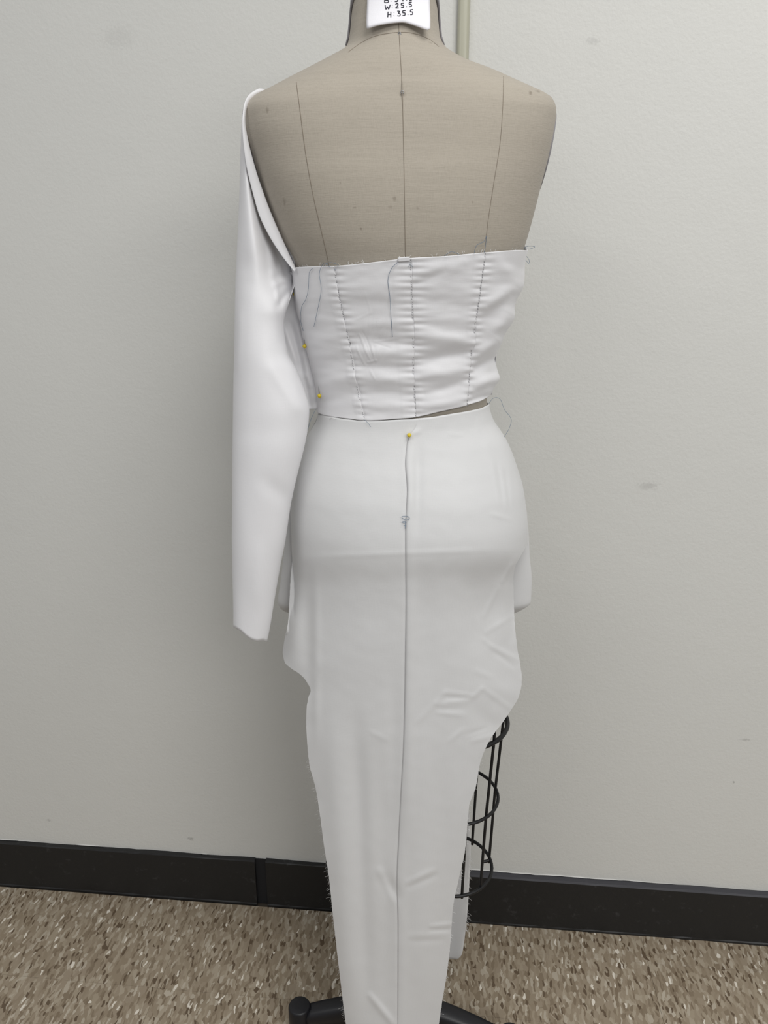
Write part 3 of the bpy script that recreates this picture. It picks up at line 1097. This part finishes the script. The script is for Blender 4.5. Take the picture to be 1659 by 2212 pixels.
def skirt_pt(side):
    def fn(u, v):
        row = 885 + (2250 - 885) * v
        xl, xr, yn, ye = SK(row)
        fade = 1 - smooth((row - 885) / 140)
        if fade > 0:                       # the waist edge runs at a slant, so each end reads its own row
            xl = SK(row + (sk_top(xl)[0] - 885) * fade)[0]
            xr = SK(row + (sk_top(xr)[0] - 885) * fade)[1]
        sx = seam_x(row)[0]
        half, mid = (xr - xl) / 2, (xl + xr) / 2
        ph_s = math.asin(max(-1, min(1, (sx - mid) / half)))
        if side < 0:
            phi = -math.pi / 2 + (ph_s + math.pi / 2) * u
        else:
            phi = ph_s + (math.pi / 2 - ph_s) * u
        px = mid + half * math.sin(phi)
        if side < 0:
            px += 8 * smooth((u - .9) / .1)
        fade = 1 - smooth((row - 885) / 140)
        py = row + (sk_top(px)[0] - 885) * fade
        smx, smw = SM(row)
        q = abs(px - smx) / smw
        Y = yn + (ye - yn) * q * q * (0.7 + 0.3 * q * q)
        if row < 1365:
            hy = hit(px, py, 0.0035).y
            er = row + (px - 876) * 0.036
            w = 1 - smooth((er - 1190) / 150)
            Y = Y * (1 - w) + hy * w + 0.004 * smooth((er - 1196) / 70) * w
            if row > 1100:
                k_ = smooth((row - 1100) / 60)
                Y = Y * (1 - k_) + min(Y, ye) * k_
        d = fold_sum(px, py, K_COMMON)
        d += 0.0007 * nz(px / 80, py / 110, 2) + 0.00025 * nz(px / 25, py / 25, 5)
        ds = px - sx
        if side < 0:
            d -= 0.0012 * smooth((ds + 3) / 4) * smooth((row - 890) / 40)
        else:
            d += 0.0012 * math.exp(-((ds - 9) / 11) ** 2) * smooth((row - 890) / 40)
            if ds < 3:
                d -= 0.0004 * (1 - ds / 3)
        # free edges curl and flutter a little
        if row > 1220:
            ed = min(px - xl, xr - px)
            d += 0.002 * math.exp(-ed / 10) * nz(py / 60, 7 * side)
            px += (0.8 * nz(py / 7, 3 * side)) * math.exp(-ed / 4)
        d *= max(0.0, math.cos(phi)) ** 0.4 if row < 1215 else 1
        Y -= d
        if row < 1235:
            pr = at(px, py, Y)
            if pr.z > rim_z(pr.y) and inside(pr, 0.002) < 0:
                Y = min(Y, hit(px, py, 0.002).y)
        return at(px, py, Y)
    return fn


for side in (-1, 1):
    vs, fs = grid(skirt_pt(side), 72, 300)
    mesh('back_panel', vs, fs, M_SKIRT, skirt, thick=0.0009, offset=-1)

FR = []
for py, xl, xr, yref, yf, ye in [
    (880, 700, 1050, YM, 1.123, 1.024), (900, 698, 1053, YM, 1.125, 1.024), (950, 672, 1083, YM, 1.13, 1.024), (1000, 650, 1106, YM, 1.135, 1.024), (1060, 634, 1127, YM, 1.137, 1.024), (1130, 622, 1138, YM, 1.138, 1.024), (1200, 614, 1143, YM, 1.138, 1.028),
    (1260, 606, 1148, YM, 1.138, 1.03), (1300, 601, 1146, YM, 1.138, 1.03), (1320, 605, 1132, YM, 1.138, 1.04), (1345, 628, 1112, YM, 1.137, 1.06), (1400, 650, 1080, YM, 1.136, 1.075), (1500, 690, 1040, YM, 1.135, 1.085),
    (1700, 745, 1000, 1.12, 1.112, 1.122), (1760, 745, 1013, 1.12, 1.110, 1.122), (1850, 748, 1016, 1.12, 1.110, 1.124), (1940, 750, 1011, 1.12, 1.110, 1.124), (2000, 752, 1006, 1.12, 1.110, 1.124), (2060, 757, 998, 1.12, 1.110, 1.124), (2074, 765, 990, 1.12, 1.110, 1.124)]:
    L, R = at(xl, py, yref), at(xr, py, yref)
    FR.append((-L.z, L.x, R.x, yf, ye))
FRT = table(FR)
V_SEAM = (FR[4][0] - FR[0][0]) / (FR[-1][0] - FR[0][0]) 
V_HEM = (FR[9][0] - FR[0][0]) / (FR[-1][0] - FR[0][0])


def front(u, v):
    k = FR[0][0] + (FR[-1][0] - FR[0][0]) * v
    xl, xr, yf, ye = FRT(k)
    ext = 0.62 * smooth((v - V_SEAM) / 0.05) * (1 - smooth((v - V_HEM) / 0.06))
    phi = (u - 0.5) * (math.pi + 2 * ext)
    x = (xl + xr) / 2 + (xr - xl) / 2 * math.sin(phi)
    low = smooth((v - 0.3) / 0.2)
    cph = math.cos(phi)
    y = ye + ((yf - ye) if cph > 0 else 0.032) * cph + low * 0.006 * math.sin(x * 60 + 1) * (0.4 + v)
    p = Vector((x, y, -k))
    if v < 0.32 and cph >= 0:
        cx, a, bk, fr_, ex = sec(max(Z_BOT, p.z))
        need = YM + (fr_ + 0.004) * max(0, 1 - (abs(x - cx) / (a + 0.004)) ** ex) ** (1 / ex)
        p.y = max(p.y, need)
    return p


vs, fs = grid(front, 84, 200)
mesh('front_panel', vs, flip(fs), M_SKIRT, skirt, thick=0.0009)

for sgn in (-1, 1):
    def sidefn(u, v, sgn=sgn):
        z0_, z1_ = at(870, 884 if sgn < 0 else 874, YM).z, at(870, 1150, YM).z
        z = z0_ + (z1_ - z0_) * v
        return tpos(sgn * math.radians(70 + 62 * u), z, 0.0014 + 0.003 * smooth((u - 0.1) / 0.3))
    vs, fs = grid(sidefn, 20, 60)
    mesh('side_panel', vs, fs if sgn > 0 else flip(fs), M_SKIRT, skirt, thick=0.0008)
M_STITCH2 = new_mat('white_seam_shadow_thread', (0.32, 0.32, 0.33), 0.8)


def sk_at(px, py, lift):
    xl, xr, yn, ye = SK(py)
    s = max(-1, min(1, (px - (xl + xr) / 2) / ((xr - xl) / 2)))
    Y = yn + (ye - yn) * (1 - math.sqrt(1 - s * s))
    if py < 1200:
        Y = hit(px, py, 0.0035).y
    return at(px, py, Y - lift)


tack = [(866, 1117), (872, 1115), (882, 1116), (884, 1121), (876, 1123), (868, 1118)]
mesh('bar_tack', *merge([tube([sk_at(p.x, p.y, 0.0035) for p in spline([Vector((x, y, 0)) for x, y in q], 5)], 0.0003, 4) for q in (
    tack, [(868, 1128), (873, 1126), (878, 1128), (873, 1130), (868, 1128)], [(873, 1135), (878, 1136)], [(876, 1130), (875, 1142)])]), M_THREAD, skirt)
mesh('loose_thread', *tube([sk_at(x, y, 0.003) for x, y in ((712, 906), (716, 902), (726, 905))], 0.00025, 4), M_FRAY, skirt)
# fibres along the raw edges of both tails
parts = []
for i in range(230):
    py = random.uniform(1640, 2240)
    xl, xr, yn, ye = SK(py)
    left = random.random() < 0.62
    x = xl if left else xr
    L = random.uniform(3, 13) * (1.0 if left else 0.7)
    an = math.radians(random.uniform(95, 170) if left else random.uniform(10, 85))
    p = at(x + (1.5 if left else -1.5), py, ye)
    q = at(x + L * math.cos(an), py + L * math.sin(an), ye + random.uniform(-.003, .003))
    parts.append(tube([p, (p + q) / 2 + Vector((0, 0, 0.0008)), q], 0.00016, 3))
for i in range(60):
    py = random.uniform(1850, 2010)
    p = at(1014 - (py - 1850) * 0.05, py, 1.109)
    L = random.uniform(5, 14)
    an = math.radians(random.uniform(20, 80))
    q = at(1013 - (py - 1850) * 0.05 + L * math.cos(an), py + L * math.sin(an), 1.109)
    parts.append(tube([p, q], 0.00018, 3))
mesh('frayed_edge', *merge(parts), M_FRAY, skirt, kind='stuff')

# ------------------------------------------------------------------ pins
def pin(px, py, tx, ty, base, label, r=0.0027):
    h = base(px, py)
    tip = base(tx, ty)
    root = empty('straight_pin', tuple(h), label, 'pin', 'yellow-headed dressmaking pins')
    hv, hf = lathe([(r * math.sin(a * math.pi / 10) + 1e-5, -r * math.cos(a * math.pi / 10)) for a in range(11)], h, 16)
    mesh('head', hv, hf, M_PIN, root)
    mesh('shaft', *tube([h, tip], 0.0004, 6), M_STEEL, root)


pin(884, 940, 881, 952, lambda x, y: sk_at(x, y, 0.0058), 'yellow-headed pin closing the skirt slit just under the waist')
pin(658, 748, 656, 700, lambda x, y: at(x, y, YM - 0.026), 'yellow-headed pin halfway down the left side seam of the bodice')
pin(690, 855, 687, 822, lambda x, y: at(x, y, YM - 0.032), 'lowest yellow-headed pin of the left side seam, just above the waist')
pin(637, 635, 640, 650, lambda x, y: at(x, y, YM - 0.020), 'half-hidden yellow-headed pin under the armhole of the sleeve')

# ------------------------------------------------------------------ measurement tag on the neck
tag_root = empty('measurement_tag', tuple(hit(862, 20) + Vector((0, -0.003, 0))), 'white cloth tag with handwritten measurements on the back of the neck', 'tag')
tag_bot = table([(780, 62), (793, 61), (815, 55), (845, 50), (870, 48), (890, 53), (910, 60), (923, 65), (926, 66), (931, 60), (945, 60)])


def tag_xy(u, v):
    px = 793.5 + 134.5 * u + 1.2 * math.sin(v * 9) * (u - .5) + v * 1.5 * (0.5 - u) * -1
    return px, -62 + (tag_bot(px)[0] + 62) * v


def tag_pt(u, v, lift=0.0):
    px, py = tag_xy(u, v)
    flare = 0.0025 + 0.011 * smooth((v - 0.35) / 0.65) * (0.25 + 0.75 * abs(2 * u - 1) ** 1.5)
    # the tag bends less than the neck does, so its sides stand off
    mid = hit(862, py, 0.0).y
    Y = min(hit(px, py, 0.001).y, mid + 0.012 * (2 * u - 1) ** 2) - flare
    return at(px, py, Y - lift)


mesh('cloth', *grid(tag_pt, 24, 24), M_TAGCLOTH, tag_root, thick=0.0016)


def glyph(ch):
    G = {'B': [[(0, 0), (0, 1)], [(0, 1), (.55, .9), (.5, .6), (.05, .52)], [(.05, .52), (.7, .4), (.6, .05), (0, 0)]],
         'W': [[(0, .95), (.2, .05), (.45, .6), (.7, .1), (.95, 1)]],
         'H': [[(0, 0), (.05, 1)], [(.6, 0), (.6, 1)], [(.02, .5), (.6, .52)]],
         ':': [[(.1, .2), (.16, .22)], [(.1, .75), (.16, .77)]],
         '.': [[(.05, .08), (.14, .1)]],
         '2': [[(0, .75), (.2, 1), (.5, .85), (.35, .45), (0, .05)], [(0, .05), (.6, .08)]],
         '3': [[(.02, .95), (.5, .9), (.2, .55)], [(.2, .55), (.6, .4), (.45, .05), (.02, .1)]],
         '4': [[(.1, .95), (.02, .45), (.6, .45)], [(.5, .95), (.48, 0)]],
         '5': [[(.6, .95), (.12, .92)], [(.12, .92), (.1, .55), (.5, .5), (.5, .1), (.05, .02)]]}
    return G[ch]


parts = []
for text, x0, y0, x1, y1, h in (('B:34.5', 831, 6, 896, 0, 11), ('W:25.5', 832, 21, 894, 13.5, 10.5), ('H:35.5', 838, 37.5, 896, 31, 11.5)):
    n_ = len(text)
    adv = {'B': 1, 'W': 1.25, 'H': 1.1, ':': .75, '.': .5}
    wsum = sum(adv.get(c, 1) for c in text)
    acc = 0
    for c in text:
        bx = x0 + (x1 - x0) * acc / wsum
        by = y0 + (y1 - y0) * acc / wsum
        acc += adv.get(c, 1)
        for stroke in glyph(c):
            pp = spline([Vector((bx + 12 * gx * (0.95 if c in 'BWH' else 0.9), by - h * gy, 0)) for gx, gy in stroke], 5) if len(stroke) > 2 else [Vector((bx + 11 * gx, by - h * gy, 0)) for gx, gy in stroke]
            p3 = []
            for p in pp:
                u = (p.x - 793.5) / 134.5
                px, pyb = tag_xy(u, 1)
                v = (p.y + 62) / (pyb + 62)
                p3.append(tag_pt(u, v, 0.0009))
            parts.append(tube(p3, 0.00062, 6))
mesh('handwriting', *merge(parts), M_INK, tag_root, label='black marker handwriting')
